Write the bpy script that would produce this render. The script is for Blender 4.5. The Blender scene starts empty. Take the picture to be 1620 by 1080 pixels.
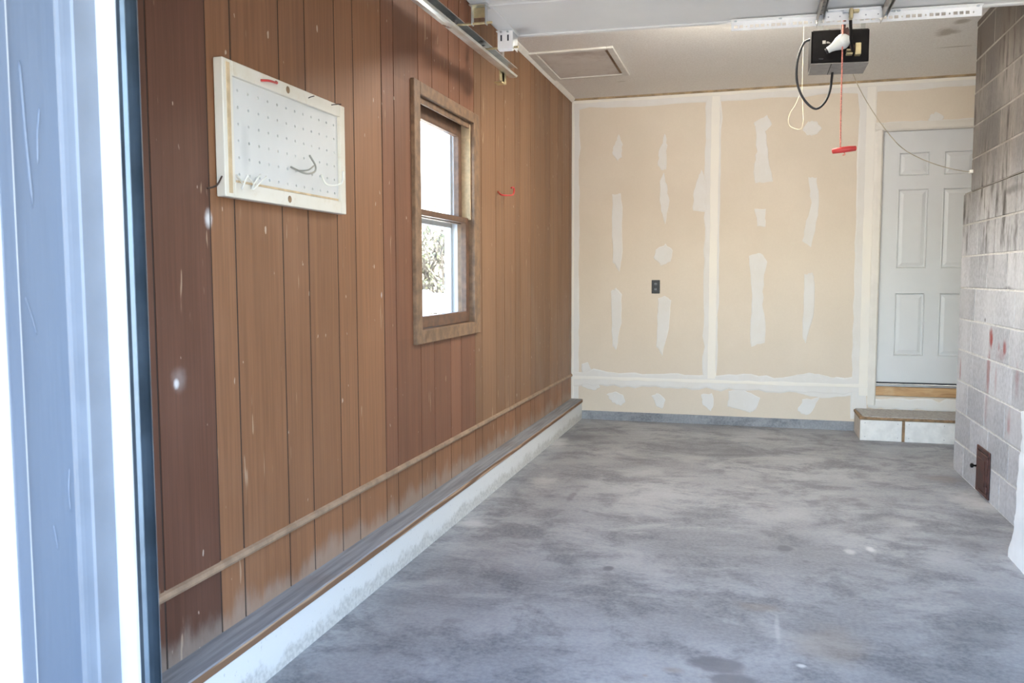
import bpy, bmesh, math, random
from mathutils import Vector, Matrix, Euler
random.seed(7)
S = bpy.context.scene
COL = S.collection

# ------------------------------------------------------------------ camera
F_PX, PITCH, YAW, ROLL, CAM_H = 1317.1, 0.0768, 0.2802, -0.0029, 1.2954
FW = Vector((-math.sin(YAW)*math.cos(PITCH), math.cos(YAW)*math.cos(PITCH), -math.sin(PITCH)))
_r = FW.cross(Vector((0, 0, 1))).normalized(); _u = _r.cross(FW)
RT = _r*math.cos(ROLL) + _u*math.sin(ROLL)
UP = _u*math.cos(ROLL) - _r*math.sin(ROLL)
cd = bpy.data.cameras.new('camera'); cam = bpy.data.objects.new('camera', cd); COL.objects.link(cam)
cam.matrix_world = Matrix(((RT.x, UP.x, -FW.x, 0), (RT.y, UP.y, -FW.y, 0), (RT.z, UP.z, -FW.z, CAM_H), (0, 0, 0, 1)))
cd.sensor_fit = 'HORIZONTAL'; cd.sensor_width = 36; cd.lens = F_PX/1620*36
cd.clip_start = 0.05; cd.clip_end = 300
cd.dof.use_dof = True; cd.dof.focus_distance = 5.0; cd.dof.aperture_fstop = 6.5
S.camera = cam

# ------------------------------------------------------------------ sky, sun, exposure
W = bpy.data.worlds.new('world'); S.world = W; W.use_nodes = True
wn = W.node_tree.nodes; wl = W.node_tree.links
sky = wn.new('ShaderNodeTexSky'); sky.sky_type = 'NISHITA'; sky.sun_disc = False
SUN_DIR = Vector((-0.38, -0.62, -0.66)).normalized()          # direction the light travels
sky.sun_elevation = math.asin(-SUN_DIR.z)
sky.sun_rotation = math.atan2(-SUN_DIR.x, -SUN_DIR.y)
sky.air_density = 1.0; sky.dust_density = 2.0; sky.ozone_density = 1.0
bg = wn['Background']; bg.inputs['Strength'].default_value = 0.34
wl.new(sky.outputs[0], bg.inputs[0])
sd = bpy.data.lights.new('sun', 'SUN'); sd.energy = 8.0; sd.angle = math.radians(0.53); sd.color = (1.0, 0.94, 0.84)
sun = bpy.data.objects.new('sun', sd); COL.objects.link(sun); sun.location = (8, 14, 16)
sun.rotation_euler = SUN_DIR.to_track_quat('-Z', 'Y').to_euler()
S.view_settings.view_transform = 'Standard'; S.view_settings.look = 'None'
S.view_settings.exposure = 3.05; S.view_settings.gamma = 1.0; S.view_settings.use_curve_mapping = False
FILL_GLOW = 13.0                                              # glow of the added, unseen fill light
S.cycles.use_denoising = True; S.cycles.use_adaptive_sampling = True; S.cycles.adaptive_threshold = 0.03
S.cycles.max_bounces = 10; S.cycles.diffuse_bounces = 8; S.cycles.glossy_bounces = 4
S.cycles.transparent_max_bounces = 12; S.cycles.sample_clamp_indirect = 12
S.cycles.caustics_reflective = False; S.cycles.caustics_refractive = False

# ------------------------------------------------------------------ measured dimensions of the place (metres)
XL, XC, YB, ZC = -1.581, -1.477, 7.462, 2.885        # left wall face, curb face, back wall face, ceiling
ZS, ZW, ZR = 0.183, 0.150, 0.398                     # sill top, sill bottom, rail on the panelling
XCH = 1.3275                                         # chimney face
XR = 2.35                                            # right wall
YF = 1.133                                           # outer face of the front wall

def px(x, y, ax, v):
    """point of the plane axis=v that the photograph shows at pixel x, y"""
    d = FW + RT*((x-810)/F_PX) - UP*((y-540)/F_PX)
    t = (v - (0, 0, CAM_H)[ax]) / d[ax]
    return Vector((0, 0, CAM_H)) + d*t

# ------------------------------------------------------------------ material helpers
class NT:
    def __init__(s, name):
        s.m = bpy.data.materials.new(name); s.m.use_nodes = True
        s.t = s.m.node_tree; s.n = s.t.nodes; s.l = s.t.links
        s.b = s.n['Principled BSDF']; s._pos = None
    def new(s, typ, **kw):
        n = s.n.new(typ)
        for k, v in kw.items(): setattr(n, k, v)
        return n
    def set(s, inp, v):
        if hasattr(v, 'is_linked') or hasattr(v, 'links'): s.l.new(v, inp)
        else: inp.default_value = v
    def pos(s):
        if s._pos is None: s._pos = s.new('ShaderNodeNewGeometry').outputs['Position']
        return s._pos
    def xyz(s):
        if not hasattr(s, '_x'):
            q = s.new('ShaderNodeSeparateXYZ'); s.l.new(s.pos(), q.inputs[0]); s._x = q.outputs
        return s._x
    def math(s, op, a, b=None, c=None, clamp=False):
        n = s.new('ShaderNodeMath', operation=op); n.use_clamp = clamp
        s.set(n.inputs[0], a)
        if b is not None: s.set(n.inputs[1], b)
        if c is not None: s.set(n.inputs[2], c)
        return n.outputs[0]
    def noise(s, scale=5, detail=4, rough=.55, st=(1, 1, 1), off=(0, 0, 0), dist=0, rot=(0, 0, 0)):
        m = s.new('ShaderNodeMapping'); s.l.new(s.pos(), m.inputs[0])
        m.inputs['Scale'].default_value = st; m.inputs['Location'].default_value = off; m.inputs['Rotation'].default_value = rot
        n = s.new('ShaderNodeTexNoise'); s.l.new(m.outputs[0], n.inputs['Vector'])
        n.inputs['Scale'].default_value = scale; n.inputs['Detail'].default_value = detail
        n.inputs['Roughness'].default_value = rough; n.inputs['Distortion'].default_value = dist
        return n.outputs['Fac']
    def ramp(s, v, lo, hi, a=0., b=1., smooth=True):
        n = s.new('ShaderNodeMapRange'); n.interpolation_type = 'SMOOTHSTEP' if smooth else 'LINEAR'
        s.set(n.inputs[0], v)
        n.inputs[1].default_value = lo; n.inputs[2].default_value = hi
        n.inputs[3].default_value = a; n.inputs[4].default_value = b
        return n.outputs[0]
    def mix(s, f, a, b, mode='MIX'):
        n = s.new('ShaderNodeMix', data_type='RGBA', blend_type=mode)
        s.set(n.inputs[0], f)
        s.set(n.inputs[6], a if not isinstance(a, tuple) else (*a[:3], 1))
        s.set(n.inputs[7], b if not isinstance(b, tuple) else (*b[:3], 1))
        return n.outputs[2]
    def blobs(s, items, axes=(0, 1), amp=.5, nscale=9, soft=.45, k=1.0):
        """max of irregular ellipses (cu, cv, ru, rv, strength) in two world axes"""
        X = s.xyz(); n1 = s.noise(nscale, 4, .6); w = s.math('MULTIPLY_ADD', n1, 2*amp, -amp)
        out = None
        for cu, cv, ru, rv, st in items:
            a = s.math('DIVIDE', s.math('SUBTRACT', X[axes[0]], cu), ru)
            b = s.math('DIVIDE', s.math('SUBTRACT', X[axes[1]], cv), rv)
            d = s.math('SQRT', s.math('ADD', s.math('MULTIPLY', a, a), s.math('MULTIPLY', b, b)))
            e = s.ramp(s.math('ADD', d, w), 1, 1-soft, 0, st)
            out = e if out is None else s.math('MAXIMUM', out, e)
        return out
    def bump(s, h, strength=.2, dist=.01):
        n = s.new('ShaderNodeBump'); n.inputs['Strength'].default_value = strength; n.inputs['Distance'].default_value = dist
        s.l.new(h, n.inputs['Height']); s.l.new(n.outputs[0], s.b.inputs['Normal'])
    def fin(s, col, rough=.6, metal=0., spec=.5):
        s.set(s.b.inputs['Base Color'], (*col[:3], 1) if isinstance(col, tuple) else col)
        s.set(s.b.inputs['Roughness'], rough); s.set(s.b.inputs['Metallic'], metal)
        s.b.inputs['Specular IOR Level'].default_value = spec
        return s.m
def plain(name, col, rough=.5, metal=0., var=.12, scale=14, spec=.5):
    t = NT(name); n = t.noise(scale, 4)
    lo = tuple(c*(1-var) for c in col); hi = tuple(min(1, c*(1+var)) for c in col)
    return t.fin(t.mix(t.ramp(n, .3, .7), lo, hi), t.ramp(n, .3, .7, max(.02, rough-.06), rough+.06), metal, spec)

# ------------------------------------------------------------------ mesh helpers
WLOC = {}
def tag(o, label=None, cat=None, group=None, kind=None):
    if label: o['label'] = label
    if cat: o['category'] = cat
    if group: o['group'] = group
    if kind: o['kind'] = kind
    return o
def place(o, c, parent):
    WLOC[o.name] = Vector(c)
    if parent is not None:
        o.parent = parent; o.location = Vector(c) - WLOC[parent.name]
    else: o.location = c
def empty(name, loc, label=None, cat=None, group=None, kind=None):
    o = bpy.data.objects.new(name, None); COL.objects.link(o); o.empty_display_size = .1
    place(o, loc, None); return tag(o, label, cat, group, kind)
def mk(name, vs, fs, mat, parent=None, smooth=False):
    vs = [Vector(v) for v in vs]
    lo = Vector([min(v[i] for v in vs) for i in range(3)]); hi = Vector([max(v[i] for v in vs) for i in range(3)])
    c = (lo+hi)/2
    me = bpy.data.meshes.new(name); me.from_pydata([v-c for v in vs], [], fs)
    bm = bmesh.new(); bm.from_mesh(me); bmesh.ops.recalc_face_normals(bm, faces=bm.faces); bm.to_mesh(me); bm.free()
    if smooth: me.polygons.foreach_set('use_smooth', [True]*len(me.polygons))
    me.materials.append(mat)
    o = bpy.data.objects.new(name, me); COL.objects.link(o); place(o, c, parent); return o
class MB:
    def __init__(s): s.v = []; s.f = []
    def add(s, vs, fs):
        k = len(s.v); s.v += [Vector(v) for v in vs]; s.f += [[i+k for i in f] for f in fs]; return s
    def box(s, x0, x1, y0, y1, z0, z1, bev=0.):
        bm = bmesh.new(); bmesh.ops.create_cube(bm, size=1)
        for v in bm.verts:
            v.co = Vector((x0+(x1-x0)*(v.co.x+.5), y0+(y1-y0)*(v.co.y+.5), z0+(z1-z0)*(v.co.z+.5)))
        if bev: bmesh.ops.bevel(bm, geom=bm.edges[:], offset=bev, segments=1, affect='EDGES', clamp_overlap=True)
        bm.verts.index_update()
        s.add([v.co.copy() for v in bm.verts], [[v.index for v in f.verts] for f in bm.faces]); bm.free(); return s
    def tube(s, pts, r, n=8, cap=True):
        pts = [Vector(p) for p in pts]; rs = r if isinstance(r, (list, tuple)) else [r]*len(pts)
        vs = []; nrm = None
        for i, p in enumerate(pts):
            t = ((pts[min(i+1, len(pts)-1)]-p).normalized() if i == 0 else
                 (p-pts[i-1]).normalized() if i == len(pts)-1 else ((pts[i+1]-p).normalized()+(p-pts[i-1]).normalized()).normalized())
            if nrm is None: nrm = t.orthogonal().normalized()
            else: nrm = (nrm - t*nrm.dot(t)).normalized()
            bn = t.cross(nrm)
            for k in range(n):
                a = 2*math.pi*k/n; vs.append(p + (nrm*math.cos(a)+bn*math.sin(a))*rs[i])
        fs = [[i*n+k, i*n+(k+1) % n, (i+1)*n+(k+1) % n, (i+1)*n+k] for i in range(len(pts)-1) for k in range(n)]
        if cap: fs += [list(range(n))[::-1], [len(vs)-n+k for k in range(n)]]
        return s.add(vs, fs)
    def cyl(s, a, b, r, n=12): return s.tube([a, b], r, n)
    def prism(s, poly, ax, a, b):
        """poly: 2-D points in the two other axes (cyclic order), extruded along ax"""
        o = [i for i in range(3) if i != ax]; vs = []
        for w in (a, b):
            for q in poly:
                v = [0, 0, 0]; v[o[0]] = q[0]; v[o[1]] = q[1]; v[ax] = w; vs.append(v)
        n = len(poly)
        return s.add(vs, [list(range(n))[::-1], [n+i for i in range(n)]] + [[i, (i+1) % n, n+(i+1) % n, n+i] for i in range(n)])
    def lathe(s, prof, origin, axis, n=16):
        origin = Vector(origin); ax = Vector(axis).normalized(); u = ax.orthogonal().normalized(); w = ax.cross(u)
        vs = []
        for d, r in prof:
            for k in range(n):
                a = 2*math.pi*k/n; vs.append(origin + ax*d + (u*math.cos(a)+w*math.sin(a))*max(r, 1e-5))
        m = len(prof)
        return s.add(vs, [[i*n+k, i*n+(k+1) % n, (i+1)*n+(k+1) % n, (i+1)*n+k] for i in range(m-1) for k in range(n)] + [list(range(n))[::-1], [(m-1)*n+k for k in range(n)]])
    def build(s, name, mat, parent=None, smooth=False): return mk(name, s.v, s.f, mat, parent, smooth)
def box(name, b, mat, parent=None, bev=.002): return MB().box(*b, bev).build(name, mat, parent)
def spline(pts, n=8):
    pts = [Vector(p) for p in pts]; P = [pts[0]*2-pts[1]]+pts+[pts[-1]*2-pts[-2]]; out = []
    for i in range(1, len(P)-2):
        a, b, c, d = P[i-1:i+3]
        for k in range(n):
            t = k/n
            out.append(.5*((2*b)+(c-a)*t+(2*a-5*b+4*c-d)*t*t+(3*b-a-3*c+d)*t**3))
    return out+[pts[-1]]

# ------------------------------------------------------------------ materials
def wood_panel(name, base, k=1.0):
    t = NT(name)
    g = t.noise(1, 5, .62, st=(1, 90, 2.2)); g2 = t.noise(1, 3, .5, st=(1, 14, .7)); bl = t.noise(2.2, 4, .55, st=(1, 1, .6))
    oi = t.new('ShaderNodeObjectInfo').outputs['Random']
    dk = tuple(c*.84*k for c in base); lt = tuple(min(1, c*1.14*k) for c in base)
    col = t.mix(t.ramp(g, .3, .7), dk, lt)
    col = t.mix(t.ramp(g2, .38, .72, 0, .35), col, tuple(c*.72 for c in base))
    col = t.mix(t.ramp(bl, .42, .72, 0, .45), col, (base[0]*1.22+.01, base[1]*1.3+.012, base[2]*1.4+.012))
    v = t.new('ShaderNodeHueSaturation'); t.l.new(col, v.inputs['Color']); t.l.new(t.ramp(oi, 0, 1, .88, 1.12), v.inputs['Value'])
    col = v.outputs[0]
    # worn scratches, pale smudges of filler, dust streaks near the sill
    sc = t.noise(1, 2, .5, st=(1, 34, 5), rot=(.9, 0, 0)); sc2 = t.noise(3, 2, .5)
    col = t.mix(t.math('MULTIPLY', t.ramp(sc, .68, .72), t.ramp(sc2, .5, .60, 0, .6)), col, (.50, .36, .24))
    sp = t.noise(26, 2, .4, st=(1, 1.6, .7)); col = t.mix(t.ramp(sp, .74, .77, 0, .7), col, (.62, .52, .42))
    a = px(330, 346, 0, XL); b = px(279, 607, 0, XL); c_ = px(283, 600, 0, XL); d = px(604, 467, 0, XL)
    col = t.mix(t.blobs([(a.y, a.z, .026, .038, .8), (b.y, b.z, .017, .022, .85), (c_.y, c_.z, .045, .05, .16), (d.y, d.z, .008, .018, .7)], (1, 2), .35, 22, .9), col, (.74, .74, .74))
    z = t.xyz()[2]; du = t.noise(5, 5, .65, st=(1, 1.5, .5))
    low = t.math('ADD', z, t.math('MULTIPLY', du, -.26))
    col = t.mix(t.ramp(low, .155, .06, 0, .42), col, (.40, .36, .31))
    t.bump(g, .12, .002)
    return t.fin(col, t.ramp(bl, .3, .7, .42, .60), 0, .35)
M = {}
M['wood_red'] = wood_panel('wood_panel_red', (.114, .049, .029))
M['wood_russet'] = wood_panel('wood_panel_russet', (.215, .093, .050))
M['wood_tan'] = wood_panel('wood_panel_tan', (.262, .122, .058))
M['wood_grey'] = wood_panel('wood_panel_grey', (.235, .124, .064))
M['gap'] = plain('dark_gap', (.035, .024, .018), .9)
M['casing'] = plain('stained_casing', (.235, .142, .082), .55, var=.3, scale=20)
M['sash'] = plain('stained_sash', (.150, .082, .050), .5, var=.3, scale=24)
M['rail'] = plain('dusty_rail', (.30, .205, .135), .65, var=.22, scale=18)

t = NT('sill_wood')                                   # weathered plate: grey top, brown grain on its cut edge
geo = t.new('ShaderNodeNewGeometry'); sx = t.new('ShaderNodeSeparateXYZ'); t.l.new(geo.outputs['Normal'], sx.inputs[0])
wv = t.new('ShaderNodeTexWave'); wv.wave_type = 'RINGS'; wv.rings_direction = 'Y'
mp = t.new('ShaderNodeMapping'); mp.inputs['Scale'].default_value = (16, .9, 26); t.l.new(t.pos(), mp.inputs[0]); t.l.new(mp.outputs[0], wv.inputs[0])
wv.inputs['Scale'].default_value = 1.6; wv.inputs['Distortion'].default_value = 5; wv.inputs['Detail'].default_value = 3
edge = t.mix(t.ramp(wv.outputs['Fac'], .3, .8), (.20, .11, .06), (.46, .31, .20))
g = t.noise(1, 5, .6, st=(40, 2.0, 1)); bl = t.noise(3, 4)
top = t.mix(t.ramp(g, .3, .7), (.17, .175, .19), (.30, .31, .33)); top = t.mix(t.ramp(bl, .52, .75, 0, .35), top, (.18, .135, .11))
M['sill'] = t.fin(t.mix(t.ramp(sx.outputs[2], .4, .7), edge, top), .75)

t = NT('curb_paint')                                  # white paint flaking off along the foot
z = t.xyz()[2]; n = t.noise(7, 6, .7, st=(1, 1, .8)); n2 = t.noise(60, 3, .6)
fl = t.ramp(t.math('ADD', z, t.math('MULTIPLY', n, -.20)), -.022, -.060, 0, .8)
col = t.mix(t.ramp(n2, .66, .70, 0, .55), (.70, .71, .70), (.38, .38, .37))
col = t.mix(fl, col, t.mix(t.ramp(n2, .3, .7), (.42, .42, .40), (.62, .62, .59)))
t.bump(n2, .3, .003); M['curb'] = t.fin(col, .8)

t = NT('concrete_floor')
n1 = t.noise(.9, 6, .62, st=(1, 1.5, 1)); n2 = t.noise(2.6, 8, .72, st=(1, 1.15, 1), off=(3, 1, 0), dist=.3); n3 = t.noise(60, 4, .6)
n4 = t.noise(1.9, 7, .72, st=(.8, 1.3, 1), off=(8, 4, 0), dist=.5); n5 = t.noise(9, 6, .7, st=(.7, 1.3, 1))
col = t.mix(t.ramp(n1, .33, .68), (.165, .173, .196), (.300, .312, .336))
col = t.mix(t.ramp(n2, .45, .62, 0, .80), col, (.100, .106, .126))
col = t.mix(t.ramp(n4, .50, .66, 0, .60), col, (.365, .372, .386))
col = t.mix(t.ramp(n5, .58, .70, 0, .45), col, (.13, .132, .145))
col = t.mix(t.ramp(n3, .3, .7, .0, .16), col, (.62, .62, .60))
def fb(x, y, rx, ry, s=1):
    c = px(x, y, 2, 0); e = px(x+rx, y, 2, 0); d = px(x, y-ry, 2, 0)
    return (c.x, c.y, max(.01, (e-c).length), max(.01, (d-c).length*.9), s)
dark = [fb(1242, 867, 14, 6, .7), fb(963, 899, 10, 5, .8), fb(905, 785, 7, 16, .7),
        fb(1275, 888, 7, 3, .6), fb(1218, 762, 20, 5, .6), fb(1180, 788, 14, 4, .55), fb(1010, 915, 22, 3, .45), fb(1505, 937, 18, 3, .6),
        fb(1555, 1010, 70, 22, .4), fb(1520, 860, 60, 20, .35), fb(1365, 800, 14, 8, .5), fb(1350, 790, 12, 5, .5), fb(715, 982, 22, 7, .45),
        fb(620, 952, 30, 8, .35), fb(1490, 757, 60, 14, .45), fb(920, 690, 60, 10, .45), fb(1150, 715, 80, 8, .3), fb(700, 850, 20, 6, .4), fb(495, 1068, 20, 8, .5),
        fb(610, 915, 20, 6, .4)]
col = t.mix(t.blobs(dark, (0, 1), 1.0, 9, .75), col, (.130, .132, .150))
col = t.mix(t.blobs([fb(1135, 1052, 52, 17, .85), fb(1160, 1078, 44, 18, .85), fb(963, 899, 10, 5, .8), fb(1242, 867, 14, 6, .7)], (0, 1), .4, 12, .4), col, (.125, .127, .145))
brown = [fb(1205, 960, 48, 10, .4), fb(1310, 1020, 90, 40, .38), fb(1065, 1060, 30, 9, .5), fb(1020, 1068, 9, 4, .6), fb(1490, 757, 40, 8, .35)]
col = t.mix(t.blobs(brown, (0, 1), .7, 5, .8), col, (.235, .185, .140))
pale = [fb(1377, 868, 9, 6, .7), fb(1345, 873, 12, 6, .5), fb(1268, 1053, 9, 4, .8), fb(1230, 995, 6, 36, .3), fb(860, 760, 36, 10, .35), fb(1420, 825, 40, 12, .25), fb(740, 828, 40, 8, .45), fb(880, 700, 24, 12, .5), fb(1545, 795, 50, 22, .35)]
col = t.mix(t.blobs(pale, (0, 1), .7, 9, .8), col, (.62, .62, .61))
t.bump(t.math('ADD', n3, t.math('MULTIPLY', n2, .5)), .10, .003)
M['floor'] = t.fin(col, t.ramp(n2, .3, .7, .40, .58), 0, .45)

t = NT('drywall_paper'); n = t.noise(1.2, 4); n2 = t.noise(90, 2)
M['drywall'] = t.fin(t.mix(t.ramp(n2, .3, .7, 0, .12), t.mix(t.ramp(n, .3, .7), (.665, .590, .485), (.71, .635, .53)), (.57, .50, .41)), .85)
t = NT('joint_compound'); n = t.noise(4, 5, .6); n2 = t.noise(26, 5, .6, st=(1, 1, .5))
c_ = t.mix(t.ramp(n, .35, .7, 0, .5), (.725, .715, .69), (.69, .66, .60)); c_ = t.mix(t.ramp(n2, .5, .75, 0, .35), c_, (.77, .765, .75))
t.bump(n2, .15, .002); M['compound'] = t.fin(c_, .8)
t = NT('taped_joint'); n = t.noise(3, 5, .6, st=(1, 1, .6))
M['tape'] = t.fin(t.mix(t.ramp(n, .35, .7), (.83, .80, .725), (.79, .77, .72)), .8)

t = NT('ceiling_texture'); n = t.noise(85, 3, .7); n1 = t.noise(1.5, 4)
c_ = t.mix(t.ramp(n, .35, .65), (.80, .765, .71), (.89, .87, .82)); c_ = t.mix(t.ramp(n1, .4, .7, 0, .2), c_, (.76, .72, .65))
a = px(1500, 50, 2, ZC); b = px(1520, 34, 2, ZC); c2 = px(1510, 74, 2, ZC); d = px(982, 129, 2, ZC)
c_ = t.mix(t.blobs([(a.x, a.y, .085, .13, .55), (b.x, b.y, .06, .07, .5), (c2.x, c2.y, .16, .022, .4), (d.x, d.y, .05, .012, .5)], (0, 1), .6, 12, .7), c_, (.25, .185, .10))
t.bump(n, .5, .006); M['ceiling'] = t.fin(c_, .95)
M['white_trim'] = plain('white_trim', (.74, .715, .66), .6, var=.06)
M['caulk'] = plain('aged_caulk', (.36, .27, .16), .8, var=.3)
t = NT('hatch_board'); n = t.noise(4, 6, .7); n2 = t.noise(40, 3)
M['hatch'] = t.fin(t.mix(t.ramp(n, .45, .75, 0, .7), t.mix(t.ramp(n2, .3, .7, 0, .3), (.74, .69, .63), (.66, .61, .55)), (.50, .42, .35)), .9)

def block_mat():
    t = NT('painted_block'); n = t.noise(42, 4, .65); n1 = t.noise(3.2, 5, .65, st=(1, 1, .6)); n2 = t.noise(9, 4, .65, st=(1, 1.4, .35))
    oi = t.new('ShaderNodeObjectInfo').outputs['Random']
    base = t.mix(t.ramp(n, .3, .7), (.36, .365, .385), (.49, .495, .52))
    base = t.mix(t.ramp(n1, .4, .7, 0, .5), base, (.60, .60, .61))
    z = t.xyz()[2]
    so = t.math('ADD', t.math('MULTIPLY', n2, .9), t.math('MULTIPLY', n1, .5))
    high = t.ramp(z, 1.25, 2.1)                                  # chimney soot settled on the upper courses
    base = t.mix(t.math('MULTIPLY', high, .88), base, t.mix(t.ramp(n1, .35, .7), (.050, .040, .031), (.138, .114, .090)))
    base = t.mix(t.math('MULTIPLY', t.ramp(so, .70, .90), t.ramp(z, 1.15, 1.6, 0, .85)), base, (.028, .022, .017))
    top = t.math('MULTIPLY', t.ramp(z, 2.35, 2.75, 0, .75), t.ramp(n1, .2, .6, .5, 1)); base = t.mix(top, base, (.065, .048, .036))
    def cb(x, y, ry, rz, s): c = px(x, y, 0, XCH); return (c.y, c.z, ry, rz, s)
    red = [cb(1568, 538, .055, .085, .95), cb(1580, 550, .03, .05, .5), cb(1589, 549, .04, .05, .8), cb(1564, 580, .05, .22, .55), cb(1575, 600, .03, .16, .3),
           cb(1519, 585, .02, .10, .6), cb(1560, 640, .06, .15, .25), cb(1609, 600, .05, .12, .35), cb(1596, 672, .04, .10, .5), cb(1583, 562, .11, .05, .3)]
    base = t.mix(t.blobs(red, (1, 2), .7, 14, .9), base, (.30, .045, .035))
    dk = [cb(1558, 506, .02, .018, .9), cb(1595, 457, .12, .02, .55), cb(1600, 300, .25, .03, .6)]
    base = t.mix(t.blobs(dk, (1, 2), .6, 14, .8), base, (.09, .08, .08))
    v = t.new('ShaderNodeHueSaturation'); t.l.new(base, v.inputs['Color']); t.l.new(t.ramp(oi, 0, 1, .9, 1.1), v.inputs['Value'])
    t.bump(n, .45, .006); return t.fin(v.outputs[0], .85)
M['block'] = block_mat()
t = NT('mortar'); n = t.noise(30, 4); z = t.xyz()[2]; n1 = t.noise(4, 4)
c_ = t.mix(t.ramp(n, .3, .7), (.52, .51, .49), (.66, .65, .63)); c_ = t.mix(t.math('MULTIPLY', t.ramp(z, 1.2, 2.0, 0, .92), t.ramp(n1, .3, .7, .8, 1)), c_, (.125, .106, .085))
M['mortar'] = t.fin(c_, .9)
M['pier'] = plain('white_masonry_paint', (.86, .87, .87), .55, var=.04, scale=8)
M['door_paint'] = plain('white_door_paint', (.66, .68, .69), .42, var=.02, scale=3)
M['door_frame'] = plain('cream_frame_paint', (.70, .675, .62), .5, var=.05, scale=6)
M['dark_rubber'] = plain('dark_rubber', (.03, .033, .04), .6)
M['alu'] = plain('dull_aluminium', (.42, .42, .43), .45, .6)
t = NT('pine'); n = t.noise(1, 4, .6, st=(3, 1, 26), dist=1.2); n2 = t.noise(5, 3)
M['pine'] = t.fin(t.mix(t.ramp(n2, .55, .7, 0, .5), t.mix(t.ramp(n, .35, .65), (.37, .20, .085), (.56, .355, .175)), (.60, .44, .27)), .5)
M['step_white'] = plain('scuffed_white_board', (.74, .73, .70), .6, var=.08, scale=16)
M['step_carpet'] = plain('grey_step_carpet', (.36, .35, .335), .95, var=.22, scale=60)
M['ply'] = plain('raw_ply_edge', (.26, .165, .090), .8, var=.3, scale=30)
M['ply_pale'] = plain('pale_ply', (.56, .50, .44), .8, var=.1, scale=12)
M['rust'] = plain('rusty_iron', (.085, .038, .032), .6, .3, var=.4, scale=24)
M['blackp'] = plain('black_plastic', (.018, .018, .02), .4, var=.2)
M['black_steel'] = plain('black_steel', (.010, .009, .009), .5, .0, var=.3, spec=.12)
M['dark_grey_steel'] = plain('grey_steel', (.27, .255, .24), .55, .0, var=.2, scale=30)
M['galv'] = plain('galvanised_steel', (.62, .65, .66), .33, .9, var=.15, scale=10)
M['galv_track'] = plain('track_steel', (.20, .26, .32), .42, .7, var=.2, scale=6)
M['white_steel'] = plain('white_zinc_steel', (.92, .92, .90), .4, .0, var=.04)
M['strut'] = plain('punched_strut_steel', (.42, .40, .36), .45, .6, var=.2, scale=30)
M['brass'] = plain('brassy_zinc', (.62, .52, .30), .38, .7, var=.2)
M['door_skin'] = plain('white_steel_skin', (.74, .735, .71), .5, 0, var=.03, scale=4)
M['bulb'] = plain('frosted_bulb_glass', (.58, .61, .60), .25, 0, var=.02)
M['red'] = plain('red_plastic', (.56, .05, .045), .4, var=.1)
M['rope'] = plain('red_white_rope', (.60, .22, .17), .8, var=.5, scale=160)
M['cream_wire'] = plain('cream_wire', (.46, .41, .29), .5, var=.08)
M['tan_wire'] = plain('tan_wire', (.52, .45, .33), .6, var=.2)
M['white_wire'] = plain('white_coated_wire', (.78, .76, .68), .4, var=.04)
M['grey_wire'] = plain('dull_grey_wire', (.38, .37, .32), .45, .5)
M['dark_wire'] = plain('dark_wire', (.07, .045, .035), .5, .4)
t = NT('cream_board'); n = t.noise(6, 4); n2 = t.noise(1, 4, .6, st=(1, 30, 30))
M['peg_frame'] = t.fin(t.mix(t.ramp(n2, .55, .75, 0, .4), t.mix(t.ramp(n, .4, .7), (.73, .69, .60), (.68, .63, .52)), (.60, .50, .36)), .6)
M['peg_raw'] = plain('bare_wood_strip', (.58, .44, .27), .7, var=.15, scale=26)
t = NT('pegboard_paint'); n = t.noise(5, 4); a = px(392, 240, 0, -1.55)
M['peg_panel'] = t.fin(t.mix(t.blobs([(a.y, a.z, .035, .11, .5)], (1, 2), .5, 12, .9), t.mix(t.ramp(n, .3, .7), (.62, .62, .595), (.67, .665, .64)), (.46, .47, .46)), .55)
t = NT('shaded_jamb_paint'); n = t.noise(6, 4, st=(1, 1, .25)); n2 = t.noise(22, 4, .6, st=(1, 1.2, .06))
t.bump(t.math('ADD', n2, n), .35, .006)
M['jamb'] = t.fin(t.mix(t.ramp(n, .3, .7), (.127, .156, .203), (.145, .176, .225)), .42, 0, .5)  # off-white jamb paint with its blue shade put into the colour
M['jamb_lit'] = plain('lit_jamb_paint', (.50, .51, .52), .5, var=.04, scale=6)  # the same paint on edges facing the daylight, brightness put into the colour
M['jamb_half_shaded'] = plain('half_shaded_jamb_paint', (.165, .185, .215), .5, var=.06, scale=9)  # the same paint again, slightly less shade in its colour
M['siding'] = plain('white_siding', (.66, .68, .70), .6, var=.04)
M['plaster'] = plain('unpainted_plasterboard', (.52, .46, .37), .85, var=.06)
t = NT('driveway'); n = t.noise(2, 5, .6); n2 = t.noise(40, 3)
M['drive'] = t.fin(t.mix(t.ramp(n2, .3, .7, 0, .3), t.mix(t.ramp(n, .3, .7), (.31, .29, .26), (.39, .365, .325)), (.26, .245, .22)), .9)
t = NT('yard'); n = t.noise(.7, 5)
M['yard'] = t.fin(t.mix(t.ramp(n, .3, .7), (.50, .47, .40), (.60, .57, .50)), .95)
M['bark'] = plain('grey_bark', (.07, .06, .05), .9, var=.3)
M['leaf'] = plain('dull_leaf', (.20, .21, .13), .8, var=.4)
M['storm'] = plain('storm_window_aluminium', (.72, .76, .80), .5, .0, var=.05)
M['fence'] = plain('white_fence', (.78, .78, .76), .6)
M['roofing'] = plain('roofing', (.12, .115, .11), .9)
t = NT('window_glass'); t.b.inputs['Transmission Weight'].default_value = 1.0; t.b.inputs['IOR'].default_value = 1.0
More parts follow.
